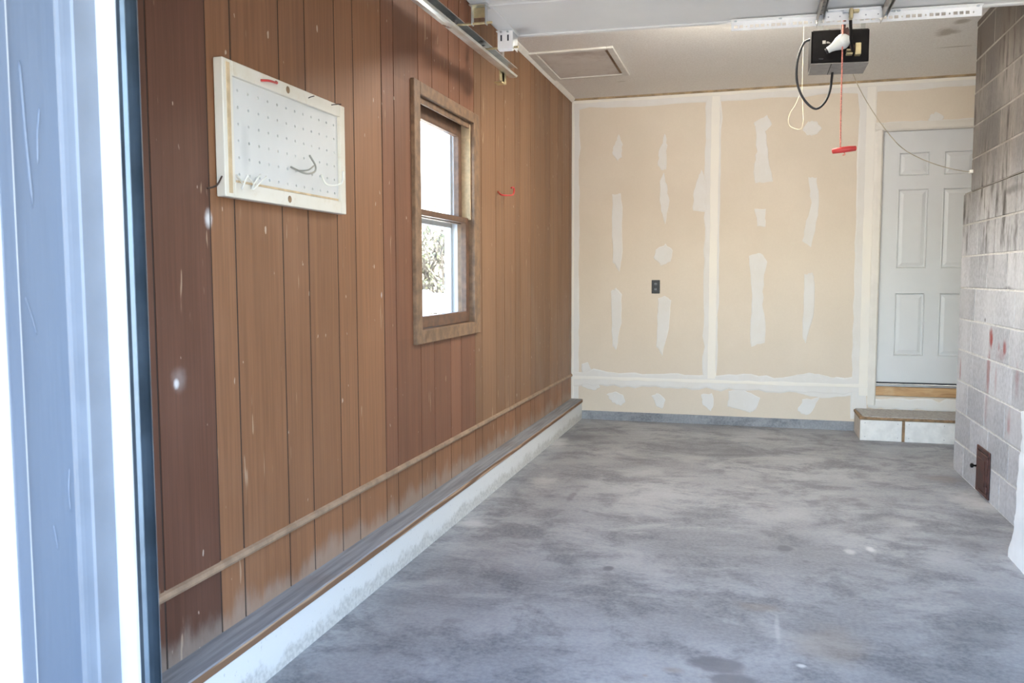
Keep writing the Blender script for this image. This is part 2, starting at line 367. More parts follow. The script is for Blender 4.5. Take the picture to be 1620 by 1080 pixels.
# thin pane: clear with a faint sheen
gm = t.m; gm.node_tree.nodes.remove(t.b)
tr = t.new('ShaderNodeBsdfTransparent'); tr.inputs[0].default_value = (.90, .92, .92, 1)
gl = t.new('ShaderNodeBsdfGlossy'); gl.inputs['Roughness'].default_value = .03
mx = t.new('ShaderNodeMixShader'); mx.inputs[0].default_value = .06
t.l.new(tr.outputs[0], mx.inputs[1]); t.l.new(gl.outputs[0], mx.inputs[2]); t.l.new(mx.outputs[0], t.n['Material Output'].inputs[0])
M['glass'] = gm

# ================================================================== THE SETTING
def struct(o): o['kind'] = 'structure'; return o
struct(box('floor', (XL-.15, XR+.15, YF+.02, YB+.1, -.12, 0), M['floor'], bev=0))
struct(box('driveway', (-14, 14, -30, YF+.02, -.14, -.02), M['drive'], bev=0))
struct(box('side_yard', (-40, XL-.15, YF+.02, 40, -.3, -.12), M['yard'], bev=0))
struct(box('ceiling', (XL-.15, XR+.15, YF+.05, YB+.1, ZC, ZC+.05), M['ceiling'], bev=0))
struct(box('roof', (-2.35, 3.2, YF-.75, YB+.6, ZC+.06, ZC+.16), M['roofing'], bev=0))
struct(box('wall_right', (XR, XR+.12, YF+.05, YB, 0, ZC), M['plaster'], bev=0))

# front wall with the door opening
fwall = struct(empty('wall_front', (0, YF+.1, 0)))
OX0, OX1, OZ = -1.15, 1.19, 2.13
box('siding_panel', (-2.6, OX0-.16, YF+.012, YF+.16, 0, ZC), M['siding'], fwall, 0)
box('siding_panel', (OX1+.10, 3.0, YF+.012, YF+.16, 0, ZC), M['siding'], fwall, 0)
box('header', (OX0-.16, OX1+.10, YF+.012, YF+.16, OZ, ZC), M['siding'], fwall, 0)
box('fascia', (-2.35, 3.2, YF-.77, YF-.75, ZC-.02, ZC+.16), M['siding'], fwall, 0)

# left door jamb: stepped boards seen close by on the left
jamb = struct(empty('trim_1', (-1.24, 1.2, 0)))
def ripple(name, x, y0, y1, xb, z1, mat, rnd=.006):
    """board with a softened leading edge, slightly wavy paint surface"""
    poly = [(xb, y0), (x-rnd, y0), (x-rnd*.3, y0+rnd*.3), (x, y0+rnd), (x, y1), (xb, y1)]
    return MB().prism(poly, 2, 0, z1).build(name, mat, jamb)
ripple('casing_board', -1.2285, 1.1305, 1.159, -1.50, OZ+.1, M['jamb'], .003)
MB().prism([(-1.50, 1.126), (-1.2295, 1.126), (-1.2285, 1.127), (-1.2285, 1.1303), (-1.50, 1.1303)], 2, 0, OZ+.1).build('casing_lit_face', M['jamb_lit'], jamb)  # thin front layer that carries the lit copy of the jamb paint
MB().prism([(-1.245, 1.1595), (-1.2300, 1.1595), (-1.2300, 1.163), (-1.236, 1.166), (-1.245, 1.167)], 2, 0, OZ).build('caulk_bead', M['jamb_lit'], jamb)
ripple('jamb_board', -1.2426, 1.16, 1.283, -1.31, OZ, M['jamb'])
cove = [(-1.2430, 1.277), (-1.2410, 1.2805), (-1.2360, 1.2830), (-1.228, 1.2845), (-1.2125, 1.2855), (-1.2085, 1.289), (-1.2085, 1.3430), (-1.2430, 1.3430)]
MB().prism(cove, 2, 0, OZ).build('stop_moulding', M['jamb_half_shaded'], jamb)
MB().prism([(-1.2430, 1.3433), (-1.190, 1.3433), (-1.179, 1.3445), (-1.1755, 1.3475), (-1.1745, 1.352), (-1.1745, 1.358), (-1.2430, 1.358)], 2, 0, OZ).build('weather_strip', M['jamb_lit'], jamb)
# raised paint runs and a split along the board
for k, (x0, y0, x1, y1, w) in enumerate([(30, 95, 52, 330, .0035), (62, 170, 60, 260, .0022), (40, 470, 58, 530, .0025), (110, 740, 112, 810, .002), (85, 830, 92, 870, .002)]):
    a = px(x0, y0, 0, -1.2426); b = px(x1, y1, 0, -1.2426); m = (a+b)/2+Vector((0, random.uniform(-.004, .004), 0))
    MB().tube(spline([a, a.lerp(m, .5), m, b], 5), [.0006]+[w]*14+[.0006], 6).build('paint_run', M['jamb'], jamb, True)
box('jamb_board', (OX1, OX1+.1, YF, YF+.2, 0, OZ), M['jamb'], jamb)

# ---------------- left wall: grooved panelling over a dark backing
WY0, WY1, WZ0, WZ1 = 3.835, 4.650, 1.035, 2.185           # window opening
wl_ = struct(empty('wall_left', (XL-.05, 4.4, 0)))
bk = MB()
RV = .0125
for y0, y1, z0, z1 in [(YF+.05, WY0-RV, 0, ZC), (WY1+RV, YB, 0, ZC), (WY0-RV, WY1+RV, 0, WZ0-RV), (WY0-RV, WY1+RV, WZ1+RV, ZC)]:
    bk.box(XL-.15, XL-.0025, y0, y1, z0, z1)
bk.build('wall_backing', M['gap'], wl_)
G = [1.30, 1.36, 1.55, 1.77, 1.935, 2.193, 2.32, 2.60, 2.777, 3.003, 3.16, 3.43, 3.56, 3.852, 4.035, 4.28, 4.45, 4.70, 4.834, 5.127, 5.319, 5.58, 5.712, 6.0, 6.123, 6.444, 6.627, 6.891, 7.061, 7.346, YB]
SHEET = [(0, 'wood_red'), (2.19, 'wood_tan'), (3.42, 'wood_russet'), (4.69, 'wood_grey'), (5.99, 'wood_grey')]
def plank(y0, y1, z0, z1, mat, th=0.):
    g = .0040
    MB().box(XL-.016, XL-th, y0+g, y1-g, z0, z1, 0).build('plank', mat, wl_)
for y0, y1 in zip(G[:-1], G[1:]):
    mat = M[[m for s, m in SHEET if y0 >= s][-1]]; mlow = M['wood_tan'] if y0 > 2.1 else mat
    th = 0 if y0 < 2.19 or y0 > 3.42 else .0012
    if y1 <= WY0-.05 or y0 >= WY1+.05: plank(y0, y1, ZR, ZC-.002, mat, th)
    else:
        plank(y0, y1, ZR, WZ0-.03, mat, th); plank(y0, y1, WZ1+.03, ZC-.002, mat, th)
        if y0 < WY0-.02: plank(y0, WY0-.005, WZ0-.03, WZ1+.03, mat, th)
        if y1 > WY1+.02: plank(WY1+.005, y1, WZ0-.03, WZ1+.03, mat, th)
    plank(y0, y1, ZS, ZR, mlow, .001)
MB().prism([(XL-.004, ZR-.014), (XL+.010, ZR-.010), (XL+.013, ZR-.002), (XL+.010, ZR+.010), (XL-.004, ZR+.016)], 1, YF+.16, YB).build('rail', M['rail'], wl_)
box('sill_plate', (XL-.01, XC+.004, YF+.16, YB, ZW, ZS), M['sill'], wl_, .004)
box('curb', (XL-.01, XC-.002, YF+.16, YB, -.01, ZW), M['curb'], wl_, .003)
MB().prism([(XL-.002, ZC-.028), (XL+.004, ZC-.030), (XL+.030, ZC-.006), (XL+.032, ZC), (XL-.002, ZC)], 1, YF+.16, YB).build('ceiling_strip', M['white_trim'], wl_)

# ---------------- back wall: plasterboard with joint compound
wb = struct(empty('wall_back', (0, YB+.05, 0)))
DX0, DX1, DZ0, DZ1 = 1.010, 1.822, .405, 2.470           # door slab
fr = MB().box(XL-.15, DX0-.02, YB, YB+.1, .075, ZC).box(DX0-.02, DX1+.02, YB, YB+.1, DZ1+.02, ZC).box(DX0-.02, DX1+.02, YB, YB+.1, .075, DZ0-.10).box(DX1+.02, XR, YB, YB+.1, .075, ZC)
fr.build('plasterboard', M['drywall'], wb)
box('concrete_footing', (XL, XR, YB-.010, YB+.1, -.01, .078), M['floor'], wb, .003)
def patch(pts, mat='compound', th=.0016, jit=.006, name='compound_patch', n=4):
    """thin smear of compound; pts are photograph pixels on the back wall"""
    P = [px(x, y, 1, YB) for x, y in pts]; P = [Vector((v.x, v.z)) for v in P]; Q = []
    for i, a in enumerate(P):
        b = P[(i+1) % len(P)]
        for k in range(n):
            q = a.lerp(b, k/n); Q.append(q+Vector((random.uniform(-jit, jit), random.uniform(-jit, jit))))
    BN[0] += 1; th += (BN[0] % 9)*.00013; c = sum(Q, Vector((0, 0)))/len(Q); inner = [c+(q-c)*.94 for q in Q]; N = len(Q)
    vs = [(q.x, YB-.0001, q.y) for q in Q]+[(q.x, YB-th, q.y) for q in inner]
    fs = [[i, (i+1) % N, N+(i+1) % N, N+i] for i in range(N)]+[[N+i for i in range(N)]]
    return mk(name, vs, fs, M[mat], wb)
BN = [0]
def band(x0, x1, z0, z1, mat, th, jit, horiz, name='joint_tape', seg=26):
    """feathered strip of compound with ragged long edges"""
    vs = []; fs = []; BN[0] += 1; th += BN[0]*.00022
    for i in range(seg+1):
        t_ = i/seg
        e = [random.gauss(0, jit)*.6, random.gauss(0, jit)*.6]
        if horiz: x = x0+(x1-x0)*t_; row = [(x, z0+e[0]), (x, z0+e[0]+.012), (x, z1+e[1]-.012), (x, z1+e[1])]
        else: z = z0+(z1-z0)*t_; row = [(x0+e[0], z), (x0+e[0]+.010, z), (x1+e[1]-.010, z), (x1+e[1], z)]
        for k, (a, b) in enumerate(row): vs.append((a, YB-(.0002+BN[0]*.00002 if k in (0, 3) else th), b))
    for i in range(seg):
        for k in range(3): fs.append([i*4+k, i*4+k+1, i*4+4+k+1, i*4+4+k])
    return mk(name, vs, fs, M[mat], wb)
X_ = lambda x, y=400: px(x, y, 1, YB).x
Z_ = lambda y, x=1100: px(x, y, 1, YB).z
band(XL, X_(916), ZS, ZC-.02, 'compound', .0012, .008, False)
band(XL, X_(909), ZS, ZC-.02, 'tape', .0022, .002, False)
band(XL+.01, XR, Z_(163), ZC, 'compound', .0012, .016, True)
band(XL+.01, XR, Z_(154), ZC-.01, 'tape', .0022, .003, True)
band(X_(1114), X_(1138), Z_(598), ZC-.05, 'compound', .0014, .010, False)
band(X_(1121), X_(1136), Z_(598), ZC-.05, 'tape', .0022, .003, False)
band(X_(1352), DX0-.07, .10, ZC-.05, 'compound', .0014, .010, False)
band(X_(1363), X_(1380), .30, ZC-.05, 'tape', .0022, .003, False)
band(XL+.02, DX0-.06, Z_(616, 1120), Z_(592, 1120), 'compound', .0014, .016, True, seg=40)
band(XL+.02, DX0-.06, Z_(607, 1120), Z_(599, 1120), 'tape', .0022, .004, True)
band(DX0-.06, XR, .19, .285, 'compound', .0012, .012, True)
band(DX0-.06, XR, Z_(195, 1450), Z_(191, 1450), 'compound', .0012, .004, True)
PATCHES = [[(979, 213), (985, 228), (983, 248), (977, 255), (968, 241), (972, 228)],
           [(1052, 212), (1055, 230), (1055, 268), (1048, 270), (1041, 262), (1043, 240)],
           [(1050, 272), (1056, 300), (1059, 322), (1052, 355), (1045, 325), (1043, 290)],
           [(1110, 268), (1117, 290), (1117, 335), (1096, 334), (1097, 308), (1103, 285)],
           [(1193, 193), (1214, 182), (1222, 196), (1211, 206), (1214, 236), (1222, 287), (1194, 289), (1192, 266), (1197, 240), (1196, 205)],
           [(1279, 280), (1292, 281), (1296, 310), (1294, 340), (1284, 390), (1270, 382), (1276, 350), (1283, 320)],
           [(1194, 331), (1212, 330), (1210, 358), (1198, 358)],
           [(969, 308), (983, 306), (985, 350), (984, 410), (980, 430), (970, 414), (968, 360)],
           [(1039, 392), (1053, 386), (1065, 396), (1060, 414), (1046, 420), (1034, 408)],
           [(1186, 404), (1204, 400), (1213, 414), (1208, 440), (1207, 480), (1211, 515), (1209, 541), (1188, 549), (1187, 520), (1190, 470), (1186, 425)],
           [(1273, 434), (1285, 430), (1289, 446), (1287, 500), (1275, 544), (1269, 532), (1271, 480)],
           [(967, 460), (975, 455), (983, 464), (983, 510), (975, 553), (969, 548), (967, 500)],
           [(1041, 472), (1052, 468), (1061, 474), (1058, 520), (1047, 562), (1039, 548), (1040, 500)],
           [(960, 623), (972, 619), (986, 625), (990, 634), (982, 642), (968, 636)],
           [(1031, 625), (1042, 622), (1052, 632), (1048, 646), (1038, 642)],
           [(1108, 624), (1126, 622), (1130, 638), (1124, 650), (1112, 640)],
           [(1153, 618), (1176, 615), (1202, 630), (1196, 648), (1186, 653), (1151, 642)],
           [(1270, 632), (1296, 629), (1288, 646), (1276, 657), (1261, 650)],
           [(1278, 192), (1291, 191), (1300, 202), (1292, 213), (1276, 214), (1269, 204)],
           [(1472, 182), (1480, 177), (1494, 184), (1488, 194), (1468, 192)],
           [(920, 575), (930, 572), (938, 590), (960, 588), (985, 592), (940, 604), (920, 606)],
           [(918, 600), (940, 603), (950, 612), (940, 617), (922, 612)],
           [(1240, 596), (1280, 590), (1300, 592), (1330, 600), (1345, 606), (1250, 612)],
           [(1250, 612), (1345, 610), (1350, 625), (1300, 630), (1262, 622)]]
for q in PATCHES: patch(q)
MB().prism([(YB-.011, ZC-.012), (YB-.002, ZC-.016), (YB-.002, ZC), (YB-.016, ZC)], 0, XL, XR).build('ceiling_caulk', M['caulk'], wb)

# ---------------- ceiling hatch
ht = empty('attic_hatch', (-1.25, 6.27, ZC), 'square plain attic hatch panel with white frame in the ceiling', 'hatch')
HX0, HX1, HY0, HY1 = -1.50, -1.0, 5.895, 6.625
box('hatch_panel', (HX0+.004, HX1-.022, HY0+.004, HY1-.004, ZC-.008, ZC+.004), M['hatch'], ht, .001)
box('shadow_gap', (HX1-.022, HX1, HY0, HY1, ZC-.0025, ZC), M['ply'], ht, 0)
w = .048
for b in [(HX0-.062, HX0, HY0-w, HY1+w), (HX1, HX1+w, HY0-w, HY1+w), (HX0, HX1, HY0-w, HY0), (HX0, HX1, HY1, HY1+w)]:
    box('frame_strip', (*b, ZC-.014, ZC), M['white_trim'], ht, .004)

# ---------------- added fill light, hidden behind the open garage door, shaped as a fluorescent fitting
LX0, LX1, LY, LD = -.60, .60, 4.86, .065
cl = struct(empty('added_fill_light', ((LX0+LX1)/2, LY, ZC)))
for x_ in (LX0+.2, LX1-.2): MB().cyl((x_, LY, ZC-LD), (x_, LY, ZC), .008).build('stem', M['white_steel'], cl)
box('fill_body', (LX0, LX1, LY-.085, LY+.085, ZC-LD-.032, ZC-LD), M['white_steel'], cl, .003)
gt = NT('fill_diffuser'); gt.b.inputs['Emission Color'].default_value = (1.0, .93, .82, 1); gt.b.inputs['Emission Strength'].default_value = FILL_GLOW
gt.fin((.9, .88, .84), .4)
MB().prism([(LY-.078*math.cos(a), ZC-LD-.033-.070*math.sin(a)) for a in [math.pi*i/12 for i in range(13)]], 0, LX0+.012, LX1-.012).build('diffuser', gt.m, cl)
for x_ in (LX0, LX1-.012): MB().prism([(LY-.084*math.cos(a), ZC-LD-.030-.078*math.sin(a)) for a in [math.pi*i/12 for i in range(13)]], 0, x_, x_+.012).build('end_cap', M['white_steel'], cl)

# ---------------- window in the left wall
wd = struct(empty('window_1', (XL, 4.24, WZ0)))
cz0, cz1, cy0, cy1 = .967, 2.245, 3.757, 4.745
for b in [(cy0, WY0, cz0, cz1), (WY1, cy1, cz0, cz1), (WY0, WY1, WZ1, cz1), (WY0, WY1, cz0, WZ0)]:
    box('casing_board', (XL-.004, XL+.019, *b), M['casing'], wd, .003)
XO = XL-.15
for b in [(WY0-.012, WY0, WZ0, WZ1), (WY1, WY1+.012, WZ0, WZ1), (WY0, WY1, WZ1, WZ1+.012), (WY0, WY1, WZ0-.012, WZ0)]:
    box('reveal_board', (XL-.09, XL, *b), M['casing'], wd, 0)
    box('outer_reveal', (XO-.02, XL-.09, *b), M['storm'], wd, 0)
box('jamb_liner', (XL-.062, XL-.004, WY1-.012, WY1, 1.63, WZ1-.005), M['peg_raw'], wd, .001)
box('stop_strip', (XL-.020, XL-.006, WY0, WY1, WZ1-.030, WZ1), M['casing'], wd, .002)
def sash(name, x0, x1, z0, z1, st, top, bot, mat, rg=.013):
    r = MB().box(x0, x1, WY0+.002, WY0+st, z0, z1, .002).box(x0, x1, WY1-rg-st, WY1-rg, z0, z1, .002).box(x0, x1, WY0+st, WY1-rg-st, z1-top, z1, .002).box(x0, x1, WY0+st, WY1-rg-st, z0, z0+bot, .002).build(name, mat, wd)
    xm = (x0+x1)/2
    box('pane', (xm-.002, xm+.002, WY0+st-.004, WY1-rg+.004-st, z0+bot-.004, z1-top+.004), M['glass'], r, 0); return r
sash('lower_sash', XL-.050, XL-.018, WZ0+.004, 1.640, .050, .030, .060, M['sash'], .001)
sash('upper_sash', XL-.088, XL-.056, 1.605, WZ1-.006, .050, .075, .032, M['sash'])
xs = XL-.135                                            # aluminium storm window outside
for b in [(WY0, WY0+.018, WZ0, WZ1), (WY1-.018, WY1, WZ0, WZ1), (WY0, WY1, WZ1-.04, WZ1), (WY0, WY1, WZ0, WZ0+.03), (WY0, WY1, 1.585, 1.625)]:
    box('storm_frame', (xs-.012, xs+.012, *b), M['storm'], wd, .002)

# ---------------- back door with frame, threshold and riser board
dr = struct(empty('door_1', ((DX0+DX1)/2, YB, DZ0)))
ys = YB+.030
slab = MB()
PX = [(DX0+.125, DX0+.352), (DX0+.458, DX0+.685)]
PZ = [(DZ0+.235, DZ0+.755), (DZ0+.955, DZ0+1.600), (DZ0+1.705, DZ0+1.895)]
xs_ = [DX0]+[v for a in PX for v in a]+[DX1]; zs_ = [DZ0+.012]+[v for a in PZ for v in a]+[DZ1]
for i in range(len(xs_)-1):
    for j in range(len(zs_)-1):
        if i % 2 == 1 and j % 2 == 1: continue
        slab.add([(xs_[i], ys, zs_[j]), (xs_[i+1], ys, zs_[j]), (xs_[i+1], ys, zs_[j+1]), (xs_[i], ys, zs_[j+1])], [[0, 1, 2, 3]])
slab.add([(DX0, ys, DZ0+.012), (DX0, ys+.04, DZ0+.012), (DX0, ys+.04, DZ1), (DX0, ys, DZ1)], [[0, 1, 2, 3]])
slab.box(DX0, DX1, ys+.02, ys+.045, DZ0+.012, DZ1)
slab.build('slab', M['door_paint'], dr)
for a, b in PX:
    for c, d in PZ:
        vs = []; prof = [(0, 0), (.006, -.004), (.012, .010), (.020, .010), (.044, .002)]
        for i, (inset, dep) in enumerate(prof):
            vs += [(a+inset, ys+dep, c+inset), (b-inset, ys+dep, c+inset), (b-inset, ys+dep, d-inset), (a+inset, ys+dep, d-inset)]
        fs = [[i*4+k, i*4+(k+1) % 4, i*4+4+(k+1) % 4, i*4+4+k] for i in range(len(prof)-1) for k in range(4)]
        fs.append([len(vs)-4+k for k in range(4)]); mk('panel', vs, fs, M['door_paint'], dr)
cw = .062
prof = lambda s: [(0, 0), (0, -.010), (.010, -.016), (.040, -.013), (.062, -.008), (.062, 0)]
MB().prism([(DX0-.004-a, YB+b) for a, b in prof(0)], 2, .225, DZ1+.066).build('casing', M['door_frame'], dr)
MB().prism([(DX1+.004+a, YB+b) for a, b in prof(0)], 2, .225, DZ1+.066).build('casing', M['door_frame'], dr)
MB().prism([(YB+b, DZ1+.004+a) for a, b in prof(0)], 0, DX0-.066, DX1+.066).build('casing', M['door_frame'], dr)
for b in [(DX0-.02, DX0-.001, DZ0-.02, DZ1+.02), (DX1+.001, DX1+.02, DZ0-.02, DZ1+.02), (DX0-.02, DX1+.02, DZ1+.001, DZ1+.02)]:
    box('frame_board', (b[0], b[1], YB-.004, YB+.1, b[2], b[3]), M['door_frame'], dr, .001)
box('door_sweep', (DX0, DX1, ys-.012, ys+.01, DZ0, DZ0+.013), M['dark_rubber'], dr, .001)
box('threshold', (DX0-.004, DX1+.004, YB-.006, YB+.09, DZ0-.022, DZ0-.002), M['alu'], dr, .003)
box('riser_board', (DX0-.004, DX1+.004, YB-.012, YB+.09, DZ0-.098, DZ0-.023), M['pine'], dr, .002)

# ---------------- block chimney
ch = struct(empty('block_chimney', (1.8, 5.4, 0)))
BH, BL, JT = .2032, .4064, .010
YLOW, YTOP, YN = 6.137, 5.945, 3.95
NL = 9                                                    # courses of the wider base
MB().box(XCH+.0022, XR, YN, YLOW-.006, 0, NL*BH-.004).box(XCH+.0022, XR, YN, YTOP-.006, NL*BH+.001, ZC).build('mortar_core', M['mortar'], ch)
for k in range(15):
    z0 = k*BH+JT/2; z1 = min((k+1)*BH-JT/2, ZC-.004)
    if z0 > ZC-.03: break
    yend = YLOW if k < NL else YTOP
    L0 = [.26, .40, .30, .40, .33, .40, .24, .40, .35, .40, .20, .40, .22, .40, .2][k]
    y1 = yend; L = L0
    while y1 > YN+.05:
        y0 = max(YN, y1-L)
        j = random.uniform(-.0012, .0012)
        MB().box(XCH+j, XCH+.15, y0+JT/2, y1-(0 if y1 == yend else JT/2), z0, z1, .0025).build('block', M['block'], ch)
        y1 = y0; L = BL
box('base_ledge', (XCH+.006, XR, YTOP, YLOW-.004, NL*BH-.004, NL*BH+.006), M['mortar'], ch, .002)

# cast-iron clean-out door low in the chimney
ad = empty('cleanout_door', (XCH, 5.37, .15), 'small rusty brown iron clean-out door low in the block chimney', 'cleanout door')
A0, A1, B0, B1 = 5.245, 5.515, .015, .290
x = XCH-.002
MB().box(x-.010, x, A0, A0+.022, B0, B1, .003).box(x-.010, x, A1-.022, A1, B0, B1, .003).box(x-.010, x, A0+.022, A1-.022, B1-.022, B1, .003).box(x-.010, x, A0+.022, A1-.022, B0, B0+.022, .003).build('frame', M['rust'], ad)
lf = box('door_leaf', (x-.014, x-.001, A0+.026, A1-.026, B0+.026, B1-.026), M['rust'], ad, .004)
MB().box(x-.018, x-.013, A0+.06, A1-.06, B0+.06, B1-.06, .002).build('raised_field', M['rust'], lf)
MB().lathe([(0, .006), (.014, .006), (.018, .013), (.028, .014), (.033, .008)], (x-.010, A1-.006, .16), (-1, 0, 0), 12).build('knob', M['black_steel'], ad, True)
for zz in (.07, .235): MB().cyl((x-.014, A0+.012, zz-.02), (x-.014, A0+.012, zz+.02), .006, 8).build('hinge', M['rust'], ad)

# white painted lumpy pier at the right edge
pv = []; pf = []; NZ = 130; NP = 26
rnd = random.Random(3)
for i in range(NZ+1):
    z = (ZC-.002)*i/NZ
    flare = .035*math.exp(-z/.12)
    ragged = .012*math.sin(z*17+1)+.008*math.sin(z*41)+rnd.uniform(-.004, .004)
    ye = 4.225+ragged+flare+(.025 if z < .33 else 0)-(.09 if .70 < z < 1.03 else 0)
    xf = 1.172-flare*.3+(.014 if abs(z/.405-round(z/.405)) < .02 else 0)*0
    for k in range(NP+1):
        s_ = k/NP
        if s_ < .35:   # rounded far corner
            a = s_/.35*math.pi/2; r = .05
            x_ = xf+r-r*math.sin(a)+.0; y_ = ye-r+r*math.cos(a)
        else:
            x_ = xf; y_ = ye-.05-(s_-.35)/.65*.75
        groove = .006 if abs(z % .2032-.1) < .006 else 0
        pv.append((x_+rnd.uniform(-.002, .002)+groove, y_, z))
    pv.append((XR-.002, ye-.8, z)); pv.append((XR-.002, 3.945, z)); pv.append((XCH-.004, 3.945, z)); pv.append((XCH-.004, ye-.05, z))
R = NP+5
for i in range(NZ):
    for k in range(R): pf.append([i*R+k, i*R+(k+1) % R, (i+1)*R+(k+1) % R, (i+1)*R+k])
pf.append([NZ*R+k for k in range(R)])
pier = mk('masonry_pier', pv, pf, M['pier'], None, True); struct(pier)

# ================================================================== THINGS
# ---------------- step below the back door
st = empty('entry_step', (1.3, 7.2, 0), 'low wooden step with grey carpet tread and two white front boards', 'step')
SX0, SX1, SY0, SZ = .846, 2.10, 7.040, .190
box('side_board', (SX0, SX0+.018, SY0+.020, YB-.012, 0, SZ-.022), M['ply_pale'], st)
box('front_board', (SX0, 1.150, SY0, SY0+.019, 0, SZ-.026), M['step_white'], st)
box('front_board', (1.172, SX1, SY0, SY0+.019, 0, SZ-.026), M['step_white'], st)
box('joint_strip', (1.150, 1.172, SY0+.008, SY0+.022, 0, SZ-.022), M['ply'], st, 0)
box('tread_board', (SX0-.006, SX1, SY0-.004, YB-.012, SZ-.024, SZ-.004), M['ply'], st, .002)
poly = [(SX0+.020, SY0+.030), (SX0+.045, SY0+.012), (SX0+.12, SY0+.004), (SX1, SY0+.004), (SX1, YB-.013), (SX0+.005, YB-.013)]
MB().prism(poly, 2, SZ-.004, SZ+.004).build('carpet', M['step_carpet'], st)
for x_ in (SX0+.035, 1.12, 1.20, 1.45):
    for z_ in (.03, SZ-.05): MB().lathe([(0, .004), (.0015, .004), (.002, .002)], (x_, SY0, z_), (0, -1, 0), 8).build('screw', M['alu'], st)

# ---------------- outlet
ol = empty('wall_outlet', (-.819, YB, 1.209), 'black duplex outlet with plate on the plasterboard wall', 'outlet')
box('cover_plate', (-.855, -.783, YB-.006, YB-.0005, 1.150, 1.268), M['blackp'], ol, .002)
M['outlet_face'] = plain('outlet_face', (.05, .05, .055), .3)
for zc in (1.185, 1.233):
    rc = MB().lathe([(0, .016), (.002, .0165), (.003, .015)], (-.819, YB-.006, zc), (0, -1, 0), 14).build('receptacle', M['outlet_face'], ol)
    for dx in (-.006, .006): box('slot', (-.820+dx, -.818+dx, YB-.0098, YB-.0088, zc-.002, zc+.007), M['galv'], rc, 0)

# ---------------- pegboard on the left wall
PY0, PY1, QZ0, QZ1 = 2.225, 3.012, 1.545, 1.962
pb = empty('pegboard', (XL, 2.62, QZ0), 'white framed pegboard hung on the brown panelled wall', 'pegboard')
xb, xf = XL+.002, XL+.034
fw_ = .052
for nm, b in [('frame_board', (PY0, PY0+fw_, QZ0, QZ1)), ('frame_board', (PY1-.040, PY1, QZ0, QZ1)), ('frame_board', (PY0+fw_, PY1-.040, QZ1-.045, QZ1)), ('frame_board', (PY0+fw_, PY1-.040, QZ0, QZ0+.048))]:
    box(nm, (xb, xf, *b), M['peg_frame'], pb, .002)
box('bare_strip', (xf-.001, xf+.002, PY0+.018, PY0+.036, QZ0+.012, QZ1-.010), M['peg_raw'], pb, .0005)
box('bare_strip', (xf-.012, xf-.004, PY0+.070, PY1-.055, QZ0+.049, QZ0+.056), M['peg_raw'], pb, .0005)
# perforated panel: a cell of each hole is cut out
HC, HRW, P0y, P0z, P1y, P1z = 12, 6, PY0+.052, QZ0+.047, PY1-.040, QZ1-.045
xp = XL+.022; vs = []; fs = []
def q4(a, b, c, d):
    if b-a < 1e-5 or d-c < 1e-5: return
    k = len(vs); vs.extend([(xp, a, c), (xp, b, c), (xp, b, d), (xp, a, d)]); fs.append([k, k+1, k+2, k+3])
hy0, hy1 = P0y+.040, P1y-.030; hz0, hz1 = P0z+.030, P1z-.036
dy = (hy1-hy0)/(HC-1); dz = (hz1-hz0)/(HRW-1); hr = .0050
q4(P0y, hy0-dy/2, P0z, P1z); q4(hy1+dy/2, P1y, P0z, P1z); q4(hy0-dy/2, hy1+dy/2, P0z, hz0-dz/2); q4(hy0-dy/2, hy1+dy/2, hz1+dz/2, P1z)
for i in range(HC):
    for j in range(HRW):
        cy, cz = hy0+i*dy, hz0+j*dz; k = len(vs)
        for m in range(8):
            a = math.pi/8+m*math.pi/4; c, s_ = math.cos(a), math.sin(a); e = max(abs(c), abs(s_))
            vs.append((xp, cy+hr*c, cz+hr*s_))
        for m in range(8):
            a = math.pi/8+m*math.pi/4; c, s_ = math.cos(a), math.sin(a); e = max(abs(c), abs(s_))
            vs.append((xp, cy+dy/2*c/e, cz+dz/2*s_/e))
        for m in range(8):
            vs.append((xp-.006, cy+hr*math.cos(math.pi/8+m*math.pi/4), cz+hr*math.sin(math.pi/8+m*math.pi/4)))
        kk = len(vs); vs.extend([(xp, cy+sy*dy/2, cz+sz*dz/2) for sy, sz in ((1, 1), (-1, 1), (-1, -1), (1, -1))])
        for m in range(8):
            n_ = (m+1) % 8; fs.append([k+m, k+n_, k+8+n_, k+8+m]); fs.append([k+m, k+16+m, k+16+n_, k+n_])
        for m, c in ((0, 0), (2, 1), (4, 2), (6, 3)): fs.append([k+8+m, kk+c, k+8+(m+1) % 8])
mk('perforated_panel', vs, fs, M['peg_panel'], pb)
box('panel_back', (XL+.003, XL+.005, P0y, P1y, P0z, P1z), M['gap'], pb, 0)
for (x_, y_, s_) in ((456, 142, .016), (459, 315, .016)):
    c = px(x_, y_, 0, xf+.001); MB().lathe([(0, s_*.8), (.0008, s_*.7)], (xf, c.y, c.z), (1, 0, 0), 9).build('bare_spot', M['ply'], pb)

def hook(name, pts, r, mat, label, cat='hook', group=None, ax=0):
    P = [Vector(q) for q in pts]
    o = MB().tube(spline(P, 6), r, 8).build(name, mat, None, True); return tag(o, label, cat, group)
def pxo(x, y, off): return px(x, y, 0, XL+off)
# red hook lying over the top edge
a = pxo(413, 127, .040); hook('plastic_hook', [a, a+Vector((.012, .03, .004)), a+Vector((.004, .085, .010)), a+Vector((-.012, .10, .018)), a+Vector((-.016, .09, .004))], [.004]*13+[.005]*12, M['red'], 'red plastic hook lying on the top edge of the pegboard')
